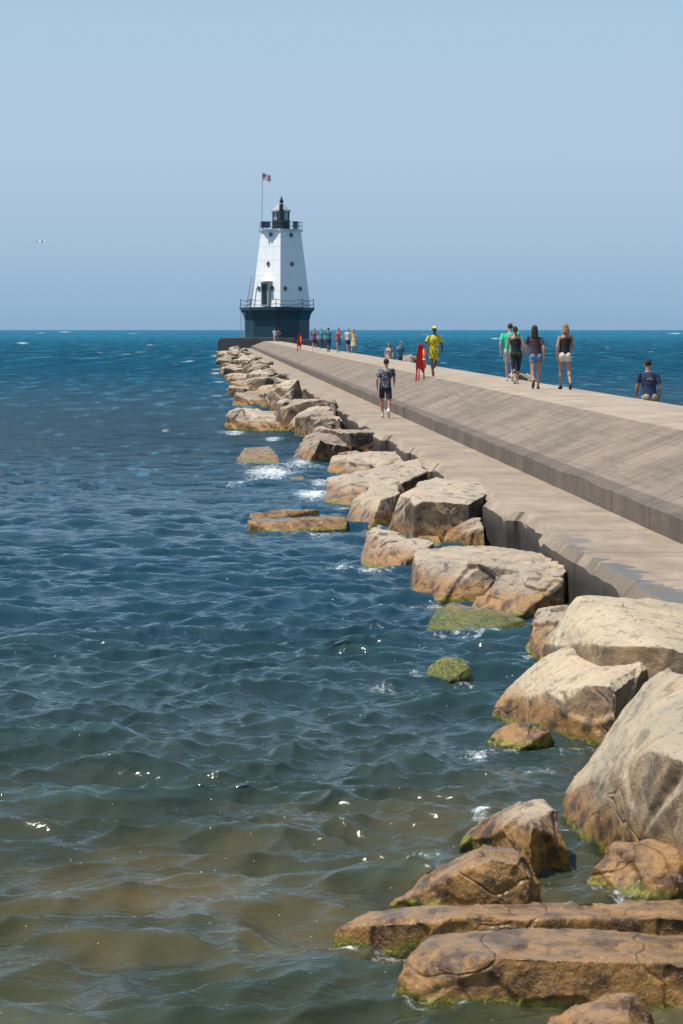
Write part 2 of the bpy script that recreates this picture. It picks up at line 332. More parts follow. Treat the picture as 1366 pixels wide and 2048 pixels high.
# ---------------------------------------------------------------- water
def build_water():
    Y=np.concatenate([np.geomspace(1.5,7.2,50),15120/(np.linspace(2740,664,1600)-660),[5200,8000,14000,30000,90000]])
    nc=820
    u=np.linspace(-1,1,nc); e=np.geomspace(1.02,12,26)
    u=np.concatenate([-e[::-1],u,e])
    half=.168*Y+.6
    X=u[None,:]*half[:,None]; YY=np.repeat(Y[:,None],len(u),1)
    dY=np.gradient(Y); 
    Z=np.zeros_like(X); DX=np.zeros_like(X); DY=np.zeros_like(X)
    wx=.3*np.sin(X*.9+1.3*np.sin(YY*.37))+.10*np.sin(YY*2.1+X*1.3); wy=.3*np.sin(YY*.8+1.1*np.sin(X*.5))+.10*np.sin(X*2.3-YY*.9)
    Xw=X+wx; Yw=YY+wy
    N=140
    for i in range(N):
        lam=.07*(4.5/.07)**((i+rng.random())/N)
        th=rng.normal(0,.58)+R(-80)
        kx,ky=math.cos(th)*2*math.pi/lam,math.sin(th)*2*math.pi/lam
        slope=.094*(1.0*math.exp(-((math.log(lam/.36))**2)/.9)+.24*math.exp(-((math.log(lam/1.4))**2)/.5)+.06)
        a=slope*lam/(2*math.pi)
        fade=np.clip((lam/np.maximum(dY,1e-3)-2.0)/2.0,0,1)
        m=fade>0
        if not m.any(): continue
        r=np.where(m)[0]; s=slice(r[0],r[-1]+1)
        ph=kx*Xw[s]+ky*Yw[s]+rng.random()*6.28
        L1=max(lam*5.3,1.5)
        env=(.6+.8*np.sin(X[s]*6.28/L1+rng.random()*6)*np.sin(YY[s]*6.28/(L1*.8)+rng.random()*6))*fade[s][:,None]*a
        Z[s]+=env*np.cos(ph); q=.95
        DX[s]-=q*env*np.sin(ph)*math.cos(th); DY[s]-=q*env*np.sin(ph)*math.sin(th)
    X2=X+DX; Y2=YY+DY
    nr,ncol=X.shape
    co=np.stack([X2,Y2,Z],-1).reshape(-1,3).astype(np.float32)
    idx=np.arange(nr*ncol).reshape(nr,ncol)
    f=np.stack([idx[:-1,:-1],idx[:-1,1:],idx[1:,1:],idx[1:,:-1]],-1).reshape(-1,4)
    me=bpy.data.meshes.new('water'); me.vertices.add(len(co)); me.vertices.foreach_set('co',co.ravel())
    me.loops.add(f.size); me.loops.foreach_set('vertex_index',f.ravel().astype(np.int32))
    me.polygons.add(len(f)); me.polygons.foreach_set('loop_start',np.arange(0,f.size,4,dtype=np.int32)); 
    me.update(calc_edges=True)
    PX=683+X/YY*F; PY=HY+HC*F/YY
    foam=np.zeros_like(X)
    FB=[(540,945,65,16,1),(590,930,70,10,.8),(625,990,46,14,1),(640,968,30,9,.8),(470,968,32,7,.7),(520,960,45,9,.7),(635,1068,34,8,.8),(600,1062,30,5,.5),(680,1140,44,9,.8),
        (545,878,22,5,.9),(470,866,28,5,.9),(500,832,34,4,.7),(770,1370,70,7,.6),(830,1350,40,6,.6),(870,1218,26,10,.8),(965,1508,40,18,.8),(1000,1500,70,7,.7),(905,1200,18,9,.9),
        (960,1640,34,14,.75),(850,1730,60,10,.6),(1125,1720,24,14,.8),(780,1745,60,5,.4),(985,1655,30,6,.7),(750,1220,40,5,.6),(820,1215,40,4,.6),(740,1250,60,4,.5),(1010,1215,60,4,.7),(690,1100,40,4,.5),
        (505,805,25,3,.8),(455,866,30,3,.7),(700,1015,34,6,.8),(600,925,34,7,.9),(560,1000,80,8,.45),(1040,1400,30,14,.6),(1150,1500,70,8,.6),(930,1265,80,6,.7),(740,1145,40,6,.7),(480,735,18,2,.8),(462,760,18,2,.8),
        (130,664.2,16,1,1),(45,686,15,1.8,1),(1350,667,18,1.2,1),(990,677,10,1.5,1),(1130,664,14,1,.9),(300,690,12,1.2,.9),(380,722,11,1.6,.9),(200,705,10,1.3,.8),(450,745,14,1.7,.8),
        (285,938,55,3,.6),(350,1060,30,2,.5),(120,930,24,2.5,.5),
        (1080,1545,70,5,.6),(1110,1780,60,14,.6),(760,1900,50,10,.5)]
    for rk in RK:
        base=[p for p in rk[0] if p[2]==0]
        for (a,b) in zip(base,base[1:]):
            L=abs(b[0]-a[0]); n=max(1,int(L/20))
            for q in range(n):
                fct=(q+random.random())/n; sp_=(a[1]-660)/500
                FB.append((a[0]+(b[0]-a[0])*fct,a[1]+(b[1]-a[1])*fct+3*sp_,24,4*max(.5,sp_),random.choice((.35,.5,.6,.7))))
    for (sx,sy) in SPL:
        FB.append((683+sx/sy*F,HY+HC*F/sy,10+random.random()*10,1.3+130/sy,random.choice((.6,.8,.95))))
    for q in range(70):
        py=664+random.random()**1.6*260; FB.append((random.uniform(0,1366),py,random.uniform(6,16),.8+(py-660)*.009,random.choice((.5,.6,.8))))
    for (cx,cy,rx,ry,w) in FB:
        if w<=0: continue
        m=(abs(PY-cy)<ry*3.2)&(abs(PX-cx)<rx*3.2)
        foam[m]=np.maximum(foam[m],w*np.exp(-(((PX[m]-cx)/rx)**2+((PY[m]-cy)/ry)**2)*.8))
    foam=np.clip(foam,0,1)
    at_=me.attributes.new('foam','FLOAT','POINT'); at_.data.foreach_set('value',foam.ravel().astype(np.float32))
    t=NT('lake_water'); g=t.n('ShaderNodeNewGeometry').outputs['Position']
    sp=t.n('ShaderNodeSeparateXYZ'); t.l(g,sp.inputs[0]); y=sp.outputs[1]; x=sp.outputs[0]; z=sp.outputs[2]
    pat=t.noise(t.scale(g,(.5,.5,0)),1,4,.6)
    shallow=t.mix(t.ss(pat,.38,.70),(.036,.045,.024),(.115,.088,.034))
    c=t.mix(t.ss(y,11.5,19.5),shallow,(.024,.045,.040))
    c=t.mix(t.ss(y,16,30),c,(.010,.044,.070))
    c=t.mix(t.ss(y,40,160),c,(.005,.082,.145))
    c=t.mix(t.ss(y,200,1200),c,(.015,.15,.26))
    c=t.mix(t.math('MULTIPLY',t.ss(z,.015,.08),.25),c,(.05,.12,.12))
    f1=t.noise(t.scale(g,(1.8,.55,0)),1,5,.65); f2=t.noise(t.scale(g,(1.0,.17,0)),1,5,.65); f3=t.noise(t.scale(g,(.45,.035,0)),1,5,.68)
    mf=t.fmix(t.ss(y,45,100),f1,f2); mf=t.fmix(t.ss(y,130,280),mf,f3)
    on_=t.ss(y,25,60)
    fl=t.math('MULTIPLY',t.ss(mf,.47,.60),on_); c=t.mix(t.math('MULTIPLY',fl,.65),c,(.002,.032,.062))  # dark flecks: shading of the far waves painted into the colour
    fh=t.math('MULTIPLY',t.math('SUBTRACT',1.0,t.ss(mf,.34,.45)),on_); c=t.mix(t.math('MULTIPLY',fh,.65),c,(.07,.24,.34))  # bright flecks: sky reflection on the far waves painted into the colour
    fa=t.n('ShaderNodeAttribute',attribute_name='foam').outputs['Fac']
    fn=t.noise(t.scale(g,(1,.8,1)),12,9,.78,.6)
    fm=t.math('ADD',fa,t.math('MULTIPLY',t.math('SUBTRACT',fn,.5),2.6))
    fm=t.ss(fm,.48,1.15); fm=t.math('MULTIPLY',fm,t.ss(fa,.05,.4)); 
    glint_spk=t.math('MULTIPLY',t.ss(t.noise(t.scale(g,(1,1,1)),34,2,.5),.75,.785),.8)  # sparse white specks painted into the colour as sun glints and foam bubbles
    glint_spk=t.math('MULTIPLY',glint_spk,t.math('SUBTRACT',1.0,t.ss(y,40,80)))
    fm=t.math('MAXIMUM',fm,glint_spk)
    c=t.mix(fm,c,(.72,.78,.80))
    b=t.bump(t.noise(t.scale(g,(.8,1.5,1)),17,3,.5),.55,.014)
    b=t.bump(t.noise(t.scale(g,(.7,1.5,1)),7,3,.5),.55,.035,b)
    b2=t.bump(t.noise(t.scale(g,(1.3,2.2,1)),1,6,.66,.2),.9,.5)
    mx=t.n('ShaderNodeMix',data_type='VECTOR'); t.l(t.ss(y,28,70),mx.inputs[0]); t.l(b,mx.inputs[4]); t.l(b2,mx.inputs[5])
    nrm=mx.outputs[1]
    t.t.nodes.remove(t.b)
    df=t.n('ShaderNodeBsdfDiffuse'); t.l(c,df.inputs['Color']); t.l(nrm,df.inputs['Normal'])
    gl=t.n('ShaderNodeBsdfGlossy'); t.l(nrm,gl.inputs['Normal']); t.l(t.ss(y,20,200,.04,.28),gl.inputs['Roughness'])
    fr=t.n('ShaderNodeFresnel'); fr.inputs['IOR'].default_value=1.38; t.l(nrm,fr.inputs['Normal'])
    cap=t.ss(y,28,200,1.0,.16)
    fac=t.math('MULTIPLY',fr.outputs[0],cap); fac=t.math('MULTIPLY',fac,t.math('SUBTRACT',1.0,fm))
    ms=t.n('ShaderNodeMixShader'); t.l(fac,ms.inputs[0]); t.l(df.outputs[0],ms.inputs[1]); t.l(gl.outputs[0],ms.inputs[2])
    t.l(ms.outputs[0],t.t.nodes['Material Output'].inputs[0])
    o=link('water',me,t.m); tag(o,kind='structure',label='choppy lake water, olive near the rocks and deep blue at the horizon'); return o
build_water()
bm=bmesh.new(); bmesh.ops.create_grid(bm,x_segments=1,y_segments=1,size=3000)
lb=obj('lake_bed',bm,simple('sand_bed',(.2,.16,.09))); lb.location.z=-1.6; tag(lb,kind='structure')
# ---------------------------------------------------------------- lighthouse
WH=simple('white_paint',(.88,.88,.86),.45,.04,1.2); NAVY=simple('navy_paint',(.012,.05,.075),.45,.25,.8); BLK=simple('black_paint',(.012,.025,.03),.4)
GRY=simple('grey_steel',(.35,.37,.37),.5); GLS=simple('dark_glass',(.02,.035,.04),.1); RAIL=simple('rail_paint',(.05,.07,.08),.5); LGLS=simple('lantern_glass',(.30,.36,.38),.15)
LY=345.0; LS=F/LY
def lz(py): return HC-(py-HY)/LS
LX=(562-683)/LS
lh=empty('lighthouse',(LX,LY,0)); tag(lh,'white four sided pyramidal lighthouse on a dark navy base at the pier end','lighthouse')
def sq(bm,rings,n=4,rot=0,cx=0):
    prev=None
    for i,(z,r) in enumerate(rings):
        vs=[bm.verts.new((cx+r*math.cos(rot+2*math.pi*k/n-math.pi/2),r*math.sin(rot+2*math.pi*k/n-math.pi/2),z)) for k in range(n)]
        if prev:
            for k in range(n): bm.faces.new((prev[k],prev[(k+1)%n],vs[(k+1)%n],vs[k]))
        else: bm.faces.new(vs[::-1])
        prev=vs
    bm.faces.new(prev)
def hw(px): return px/LS
BX=hw(-8)
zb=lz(614); ztop=lz(464); rb=hw(58.5); rt=hw(40)
bm=bmesh.new(); sq(bm,[(lz(685),hw(64)),(lz(640),hw(65)),(lz(628),hw(68)),(lz(621),hw(73))],8,0,BX); obj('foundation',bm,NAVY,lh)
bm=bmesh.new(); sq(bm,[(lz(620.9),hw(75)),(lz(615),hw(75))],8,0,BX); obj('base_deck',bm,NAVY,lh)
bm=bmesh.new(); sq(bm,[(zb,rb),(zb+.25,rb-.02),(ztop,rt)]); 
tw=obj('tower',bm,WH,lh)
bm=bmesh.new()
def face_pt(side,u,z,off=.03):
    t=(z-zb)/(ztop-zb); r=rb+(rt-rb)*t
    p=Vector((side*r*u,-r*(1-u),z)); n=Vector((side*.707,-.707,.1)).normalized(); return p+n*off
for side in(-1,1):
    for t in (.22,.42,.62,.8,.93):
        z=zb+(ztop-zb)*t
        tube(bm,face_pt(side,.01,z,.0),face_pt(side,.99,z,.0),.022,n=6)
    for u in(.33,.66): tube(bm,face_pt(side,u,zb,0),face_pt(side,u,ztop,0),.018,n=6)
obj('seam',bm,simple('seam_paint',(.62,.63,.63),.5),tw)
def porthole(side,px,py):
    z=lz(py); t=(z-zb)/(ztop-zb); r=rb+(rt-rb)*t; u=abs((px-562)/LS)/r
    n=Vector((side*.707,-.707,.1)).normalized(); p=face_pt(side,u,z,0)
    bm=bmesh.new(); tube(bm,p-n*.05,p+n*.12,.36,n=20); w=obj('window',bm,GRY,lh)
    bm=bmesh.new(); tube(bm,p+n*.10,p+n*.135,.27,n=20); obj('pane',bm,GLS,w)
for s,x,y in((-1,543,470),(1,582,471),(-1,538,528),(1,584,529),(-1,519,577),(-1,547,577),(1,571,578),(1,600,578)): porthole(s,x,y)
zd0,zd1=zb+.02,lz(570); rot=Matrix.Rotation(R(-45),3,'Z')
u=(562-534)/LS/rb; c=face_pt(-1,u,(zd0+zd1)/2+.2,.15)
bm=bmesh.new(); box(bm,c,(1.55,.8,zd1-zd0+.3),rot); d=obj('door_frame',bm,GRY,lh)
bm=bmesh.new(); box(bm,c+Vector((-.707,-.707,0))*.40,(1.0,.06,zd1-zd0-.3),rot); obj('door',bm,BLK,lh)
bm=bmesh.new(); box(bm,c+Vector((-.707,-.707,0))*.3+Vector((0,0,1.85)),(1.9,1.3,.15),rot); obj('door_canopy',bm,WH,lh)
bm=bmesh.new(); sq(bm,[(ztop,rt),(ztop+.001,hw(43)),(ztop+.3,hw(45))]); sq(bm,[(ztop+.302,hw(42)),(ztop+.35,hw(42))],8); obj('gallery',bm,WH,lh)
def railing(name,z,r,n,h,rows,mat,rr=.035,sag=0,cx=0):
    bm=bmesh.new(); P=[]
    per=max(1,n)
    cor=[Vector((cx+r*math.cos(2*math.pi*k/8),r*math.sin(2*math.pi*k/8),z)) for k in range(8)]
    for k in range(8):
        a,b=cor[k],cor[(k+1)%8]
        for j in range(per): P.append(a.lerp(b,j/per))
    for i,a in enumerate(P):
        b=P[(i+1)%len(P)]
        tube(bm,a,a+Vector((0,0,h)),rr*1.3,n=6)
        for q in rows:
            if sag:
                for k in range(6):
                    f0,f1=k/6,(k+1)/6
                    tube(bm,a.lerp(b,f0)+Vector((0,0,h*q-sag*4*f0*(1-f0))),a.lerp(b,f1)+Vector((0,0,h*q-sag*4*f1*(1-f1))),rr*.8,n=5)
            else: tube(bm,a+Vector((0,0,h*q)),b+Vector((0,0,h*q)),rr,n=5)
    return obj(name,bm,mat,lh)
railing('gallery_railing',ztop+.3,hw(42),2,1.1,(.5,1),RAIL)
railing('base_railing',lz(615),hw(73),1,1.2,(.45,.95),RAIL,.045,.25,BX)
z0=ztop+.35
bm=bmesh.new(); sq(bm,[(z0,hw(19)),(lz(441),hw(19))],8,R(22.5)); obj('lantern_base',bm,BLK,lh)
bm=bmesh.new(); sq(bm,[(lz(441),hw(16.5)),(lz(424),hw(16.5))],8,R(22.5)); lg=obj('lantern_glass',bm,LGLS,lh)
bm=bmesh.new()
for k in range(8):
    a=R(22.5)+2*math.pi*k/8; r=hw(17.5)
    tube(bm,(r*math.cos(a),r*math.sin(a),lz(441)),(r*math.cos(a),r*math.sin(a),lz(424)),.07,n=6)
obj('mullion',bm,BLK,lg)
bm=bmesh.new(); sq(bm,[(lz(424),hw(21)),(lz(421),hw(21)),(lz(407),hw(5))],8,R(22.5)); rf=obj('roof',bm,GRY,lh)
bm=bmesh.new(); tube(bm,(hw(1),0,lz(412)),(hw(1),0,lz(404)),.38,.22,n=12); tube(bm,(hw(1),0,lz(404)),(hw(1),0,lz(395)),.16,n=10); ell(bm,(hw(1),0,lz(402)),(.3,.3,.25)); obj('ventilator',bm,BLK,rf)
bm=bmesh.new(); tube(bm,(hw(1.0),-hw(19)-.25,z0),(hw(1.0),-hw(19)-.25,lz(409)),.28,n=12); obj('stack',bm,BLK,lh)
bm=bmesh.new(); box(bm,(hw(-30),-1.6,lz(450)),(1.3,.08,1.0),Matrix.Rotation(R(-25),3,'X')); obj('solar_panel',bm,simple('solar',(.01,.02,.05),.15),lh)
bm=bmesh.new(); box(bm,(hw(29),-1.2,lz(451)),(.7,.6,1.1)); obj('equipment_box',bm,NAVY,lh)
bm=bmesh.new()
for dx in(-.28,.28):
    tube(bm,(-rb-.5+dx,-.6,zb),(-rb*.86-.35+dx,-.6,lz(553)),.05,n=6)
for k in range(12):
    t=k/12; z=zb+(lz(553)-zb)*t; x=-rb-.5+(rb*.14+.15)*t
    tube(bm,(x-.28,-.6,z),(x+.28,-.6,z),.035,n=5)
obj('ladder',bm,GRY,lh)
bm=bmesh.new()
for k in range(9): tube(bm,(BX-hw(73)+.1,-1.5,lz(672)+k*.4),(BX-hw(73)+.7,-1.5,lz(672)+k*.4),.03,n=5)
for dx in(.1,.7): tube(bm,(BX-hw(73)+dx,-1.5,lz(674)),(BX-hw(73)+dx,-1.5,lz(617)),.04,n=5)
obj('base_ladder',bm,GRY,lh)
bm=bmesh.new(); box(bm,(-11.6,341.5,.5),(10.8,24,3.1)); bmesh.ops.bevel(bm,geom=bm.edges[:],offset=.3,segments=2,affect='EDGES')
ph=obj('pier_head',bm,M_head); tag(ph,'low dark concrete platform the lighthouse stands on','platform')
bm=bmesh.new(); box(bm,(-4.2,341.5,.5),(4.2,24,2.6)); ph2=obj('pier_head',bm,M_head); tag(ph2,'lower concrete block on the right side of the lighthouse platform','platform')
fx=(524-683)/LS
fp=empty('flagpole',(fx,LY-.5,ztop+.3)); tag(fp,'thin pole flying a small striped flag at the lighthouse gallery','flagpole')
bm=bmesh.new(); tube(bm,(0,0,0),(.08,0,lz(345)-ztop-.3),.05,.035,n=8); obj('pole',bm,GRY,fp)
RED=simple('flag_red',(.75,.10,.13),.7); FW=simple('flag_white',(.85,.85,.85),.7); FBL=simple('flag_blue',(.04,.07,.28),.7)
bm=bmesh.new(); W,Hh=1.2,.9; ft=lz(348)-ztop-.3
def fl(u,v): return Vector((.08+u*W,.12*math.sin(u*8)*u,ft-Hh*v-.28*u*u+.05*math.sin(u*7)))
G={}
for i in range(21):
    for j in range(14): G[i,j]=bm.verts.new(fl(i/20,j/13))
for i in range(20):
    for j in range(13):
        f=bm.faces.new((G[i,j],G[i+1,j],G[i+1,j+1],G[i,j+1])); f.material_index=2 if (i<8 and j<7) else j%2
fo=obj('flag',bm,None,fp); [fo.data.materials.append(m) for m in(RED,FW,FBL)]
bm=bmesh.new()
for r in range(9):
    for c_ in range(6 if r%2==0 else 5):
        uu=(.4/12)*(1+2*c_+(r%2)); vv=(7/13/10)*(r+1); p=fl(uu,vv)+Vector((0,-.012,0))
        vs=[bm.verts.new(p+Vector((math.sin(k*math.pi/5)*(.018 if k%2==0 else .008),0,math.cos(k*math.pi/5)*(.018 if k%2==0 else .008)))) for k in range(10)]
        bm.faces.new(vs)
obj('stars',bm,FW,fo)
# ---------------------------------------------------------------- gulls
GW=simple('gull_white',(.8,.8,.8),.7); GG=simple('gull_grey',(.45,.47,.5),.7); BY=simple('beak_yellow',(.7,.4,.03))
def gull(loc,label,flying,s=1,rz=0):
    bm=bmesh.new(); tube(bm,(-.16,0,0),(.06,0,.03),.03,.075,n=12,caps=True); tube(bm,(.06,0,.03),(.2,0,.06),.07,.045,n=12,caps=True); ell(bm,(.24,0,.08),(.05,.042,.045))
    tube(bm,(-.16,0,0),(-.3,0,.01),.03,.05,n=8)
    o=link('seagull',remesh(bm,.012,2),GW); o.location=loc; o.rotation_euler.z=rz; o.scale=(s,)*3
    tag(o,label,'bird')
    bm=bmesh.new(); tube(bm,(.28,0,.08),(.34,0,.065),.014,.005,n=8); obj('beak',bm,BY,o)
    for sd in(-1,1):
        bm=bmesh.new()
        if flying:
            prof=[(0,.0,.16),(.25,.14,.17),(.45,.16,.14),(.62,.08,.09),(.75,.0,.02)]; pv=None
            for (yy,zz,ch) in prof:
                vs=[bm.verts.new((ch*.55-yy*.15,sd*yy,zz)),bm.verts.new((0-yy*.15,sd*yy,zz+.02)),bm.verts.new((-ch*.6-yy*.2,sd*yy,zz-.005)),bm.verts.new((0-yy*.15,sd*yy,zz-.01))]
                if pv:
                    for k in range(4): bm.faces.new((pv[k],pv[(k+1)%4],vs[(k+1)%4],vs[k]))
                pv=vs
        else: ell(bm,(-.06,sd*.06,.02),(.2,.025,.06))
        obj('wing',bm,GW if flying else GG,o,True)
    return o
Yg=110; gull(((83-683)/F*Yg,Yg,HC-(484-HY)/F*Yg),'small white gull flying alone over the lake, left of the lighthouse',True,.42,R(50))
gull((LX+hw(1),LY,lz(392)),'white gull perched on the lighthouse roof tip',False,1.1,R(20))
# ---------------------------------------------------------------- people
SK={'light':simple('skin_light',(.50,.29,.20),.55,.08),'tan':simple('skin_tan',(.38,.20,.125),.55,.08),'dark':simple('skin_dark',(.09,.045,.028),.5,.08)}
EYE=simple('eye_dark',(.02,.015,.01),.3)
cl={}
def cloth(col,pat=None):
    k=(col,pat)
    if k in cl:return cl[k]
    t=NT('cloth'); tc=t.n('ShaderNodeTexCoord').outputs['Object']
    n=t.noise(tc,5,3)
    c=t.mix(n,tuple(x*.8 for x in col),tuple(min(1,x*1.2) for x in col))
    if pat:
        vo=t.noise(tc,11 if pat!='y' else 13,3,.6,1.5); 
        pc={'camo':(.30,.32,.36),'y':(.03,.03,.02),'floral':(.5,.15,.2)}[pat]
        c=t.mix(t.ss(vo,.53,.57),c,pc)
    t.set('Base Color',c); t.set('Roughness',.85); t.set('Normal',t.bump(t.noise(tc,9,4),.8,.04))
    cl[k]=t.m; return t.m
WHT=(.7,.7,.7)
def person(base,Hm,rz,label,skin='light',top=('tee',(.1,.1,.1),None),bottom=('shorts',(.05,.05,.08),None),hair=('short',(.03,.02,.015)),shoes=WHT,
           stride=.35,side=1,fem=False,vox=.012,cap=None,arms=None,lean=.04,emblem=None,group=None,socks=False,wide=1.0,face=False,stance=.95,sway=.02):
    s=Hm/1.75
    wS=.165 if fem else .190; wS*=wide
    hipw=.09
    J={}
    for sd in(-1,1):
        fwd=stride*(1 if sd==side else -1)
        hz=.92+(.012 if sd==side else -.012)
        th=fwd if fwd>0 else fwd*.75
        kn=Vector((sd*hipw*stance+side*sway*.6,math.sin(th)*.43,hz-math.cos(th)*.43))
        sh=th-(.12 if fwd>0 else .75*abs(stride)/.35*.9)
        an=kn+Vector((-sd*.02,math.sin(sh)*.42,-math.cos(sh)*.42))
        J[sd]=(Vector((sd*hipw+side*sway,0,hz)),kn,an,sh if fwd<0 else 0)
    zmin=min(J[sd][2].z-(.075 if J[sd][3]==0 else .085) for sd in(-1,1))
    drop=Vector((0,0,-zmin))
    for sd in J: J[sd]=tuple(x+drop if isinstance(x,Vector) else x for x in J[sd])
    ln=lambda z:(z-.92)*math.tan(lean)
    swx=lambda z: side*sway*(1 if z<1.0 else max(-.3,1-(z-1.0)*3))
    T=lambda x,y,z:Vector((x+swx(z),y+ln(z),z))+drop
    A={}
    for sd in(-1,1):
        zs=1.41-sd*side*.010
        if arms and sd in arms: e,w=arms[sd]; A[sd]=(T(sd*wS,0,zs),T(*e),T(*w))
        else:
            sw=-stride*(1 if sd==side else -1)*1.15
            e=T(sd*(wS+.055),math.sin(sw)*.27,zs-math.cos(sw)*.27); w=e+Vector((-sd*.005,math.sin(sw+.5)*.25,-math.cos(sw+.5)*.25))
            A[sd]=(T(sd*wS,0,zs),e,w)
    B=bmesh.new()
    hy=.015
    ell(B,T(0,hy,1.655),(.074,.092,.095)); ell(B,T(0,hy+.022,1.60),(.058,.066,.07)); ell(B,T(0,hy+.098,1.635),(.013,.02,.022),sub=1)
    ell(B,T(0,hy+.084,1.603),(.022,.012,.008),sub=1)
    for sd in(-1,1): ell(B,T(sd*.075,hy-.005,1.64),(.012,.022,.032),sub=1)
    tube(B,T(0,-.01,1.44),T(0,.005,1.60),.056,.050,n=14)
    wf=.88 if fem else 1.0; wf*=wide
    loft(B,[(T(0,0,.84),.14,.10),(T(0,0,.93),.165*(1.05 if fem else 1),.115),(T(0,0,1.03),.140*wf,.10),(T(0,0,1.12),.13*wf,.095),(T(0,.005,1.25),.155*wf,.108),(T(0,0,1.36),.172*wf,.105),(T(0,-.005,1.43),.14*wf,.08),(T(0,-.01,1.48),.068,.055)])
    if fem:
        for sd in(-1,1): ell(B,T(sd*.065,.085,1.28),(.055,.05,.055)); 
    for sd in(-1,1): ell(B,T(sd*.075,-.06,.91),(.09,.085,.095))
    for sd in(-1,1):
        a,e,w=A[sd]
        tube(B,a,e,.050*wf,.038,caps=True); tube(B,e,w,.038,.025,caps=True); ell(B,e.lerp(w,.3),(.040,.040,.06))
        d=(w-e).normalized(); sdv=Vector((0,1,0)); sdv=(sdv-d*sdv.dot(d)).normalized()
        nrm=d.cross(sdv)
        pc=w+d*.045
        q=Matrix((nrm,sdv,d)).transposed()
        ell(B,pc,(.016,.038,.052),q)
        inn=nrm*(1 if nrm.x*sd<0 else -1)
        for fi,(o,L) in enumerate(((.028,.068),(.01,.078),(-.009,.072),(-.027,.056))):
            p0=pc+d*.035+sdv*o; p1=p0+d*L*.55+inn*.006+sdv*o*.12; p2=p1+d*L*.4+inn*.022
            tube(B,p0,p1,.0095,.0088,n=6,caps=True); tube(B,p1,p2,.0088,.0075,n=6,caps=True)
        t0=pc+sdv*.03-d*.012; t1=t0+sdv*.026+d*.03+inn*.008; t2=t1+d*.03+sdv*.004
        tube(B,t0,t1,.012,.010,n=6,caps=True); tube(B,t1,t2,.010,.008,n=6,caps=True)
        h,k,an,fr=J[sd]
        tube(B,h,k,.080,.050,caps=True); tube(B,k,an,.048,.032,caps=True)
        ell(B,k.lerp(an,.28)+Vector((0,-.018,0)),(.047,.05,.10))
        fd=Vector((sd*.12,math.cos(fr),math.sin(fr))).normalized() if fr else Vector((sd*.12,1,0)).normalized()
        tube(B,an+fd*-.03+Vector((0,0,-.035)),an+fd*.12-Vector((0,0,.05)),.034,.024,caps=True)
    body=link('person',remesh(B,vox,2),SK[skin]); tag(body,label,'person',group)
    def part(name,bm,mat,v=None,sm=2):
        return link(name,remesh(bm,v or max(.011,vox),sm),mat,body)
    kind,col,pat=top
    if kind:
        bm=bmesh.new(); g=.014; loose=1.06 if kind=='tee' else 1.02
        zlo=.89 if kind=='tee' else .93
        rings=[(T(0,0,zlo),.165*wide*loose,.125*loose),(T(0,0,.95),.164*loose*(wide),.125*loose),(T(0,0,1.05),(.142*wf+g)*loose,.115*loose),(T(0,0,1.14),(.135*wf+g)*loose,.11*loose),(T(0,.005,1.25),(.157*wf+g)*loose,.122),(T(0,0,1.36),.170*wf+g,.118)]
        if kind=='tank': rings+=[(T(0,0,1.40),.12*wf,.095),(T(0,-.005,1.445),.09*wf,.075)]
        else: rings+=[(T(0,-.005,1.43),.145*wf+g,.092),(T(0,-.01,1.475),.075,.065)]
        loft(bm,rings)
        if fem:
            for sd in(-1,1): ell(bm,T(sd*.065,.088,1.28),(.062,.058,.062))
        if kind=='tee':
            for sd in(-1,1):
                a,e,w=A[sd]; tube(bm,a,a.lerp(e,.68),.060*wf,.064*wf,n=12); ell(bm,a,(.060*wf,)*3)
        o=part('shirt',bm,cloth(col,pat))
        if emblem:
            eb=bmesh.new(); 
            for k in range(6):
                u0=-.06+k*.024; ell(eb,T(u0,-.133,1.315+.01*math.sin(k*1.3)),(.013,.006,.008+.004*(k%2)),sub=1)
            ell(eb,T(0.01,-.133,1.345),(.035,.006,.009),sub=1)
            obj('shirt_print',eb,cloth(emblem),o)
    kind,col,pat=bottom
    bm=bmesh.new()
    if kind in('skirt','dress'):
        L=.55 if kind=='skirt' else .5
        loft(bm,[(T(0,0,L),.22,.19),(T(0,0,.75),.195,.16),(T(0,0,.93),.178,.135),(T(0,0,1.02),.155,.12)])
    else:
        fr_={'shorts':.74,'hot':.36,'pants':1.0,'capri':1.0}[kind]
        loft(bm,[(T(0,0,.83),.16,.12),(T(0,0,.92),.172*(1.02 if fem else 1),.13),(T(0,0,1.03),.152*wf+.006,.112)])
        for sd in(-1,1):
            h,k,an,fr=J[sd]; ell(bm,T(sd*.075,-.062,.91),(.096,.09,.10))
            r1={'shorts':.084,'hot':.090,'pants':.062,'capri':.06}[kind]
            tube(bm,h,h.lerp(k,fr_),.095,r1,n=14); ell(bm,h,(.095,)*3)
            if kind=='pants': tube(bm,k,k.lerp(an,.93),.062,.05,n=14); ell(bm,k,(.062,)*3)
            if kind=='capri': tube(bm,k,k.lerp(an,.45),.06,.055,n=14); ell(bm,k,(.06,)*3)
    part({'shorts':'shorts','hot':'shorts','pants':'trousers','capri':'leggings','skirt':'skirt','dress':'skirt'}[kind],bm,cloth(col,pat))
    for sd in(-1,1):
        h,k,an,fr=J[sd]; bm=bmesh.new()
        fd=Vector((sd*.12,math.cos(fr),math.sin(fr))) if fr else Vector((sd*.12,1,0)); fd.normalize()
        yaw=Matrix.Rotation(-sd*.12,3,'Z')@Matrix.Rotation(fr if fr else 0,3,'X')
        c=an+fd*.055+Vector((0,0,-.038))
        ell(bm,c,(.045,.13,.042),yaw); ell(bm,an-fd*.03-Vector((0,0,.02)),(.038,.05,.055),yaw)
        part('shoe',bm,cloth(shoes))
        if socks:
            bm=bmesh.new(); tube(bm,an,an.lerp(k,.25),.041,.046,n=12); part('sock',bm,cloth(WHT))
    hk,hc=hair; bm=bmesh.new()
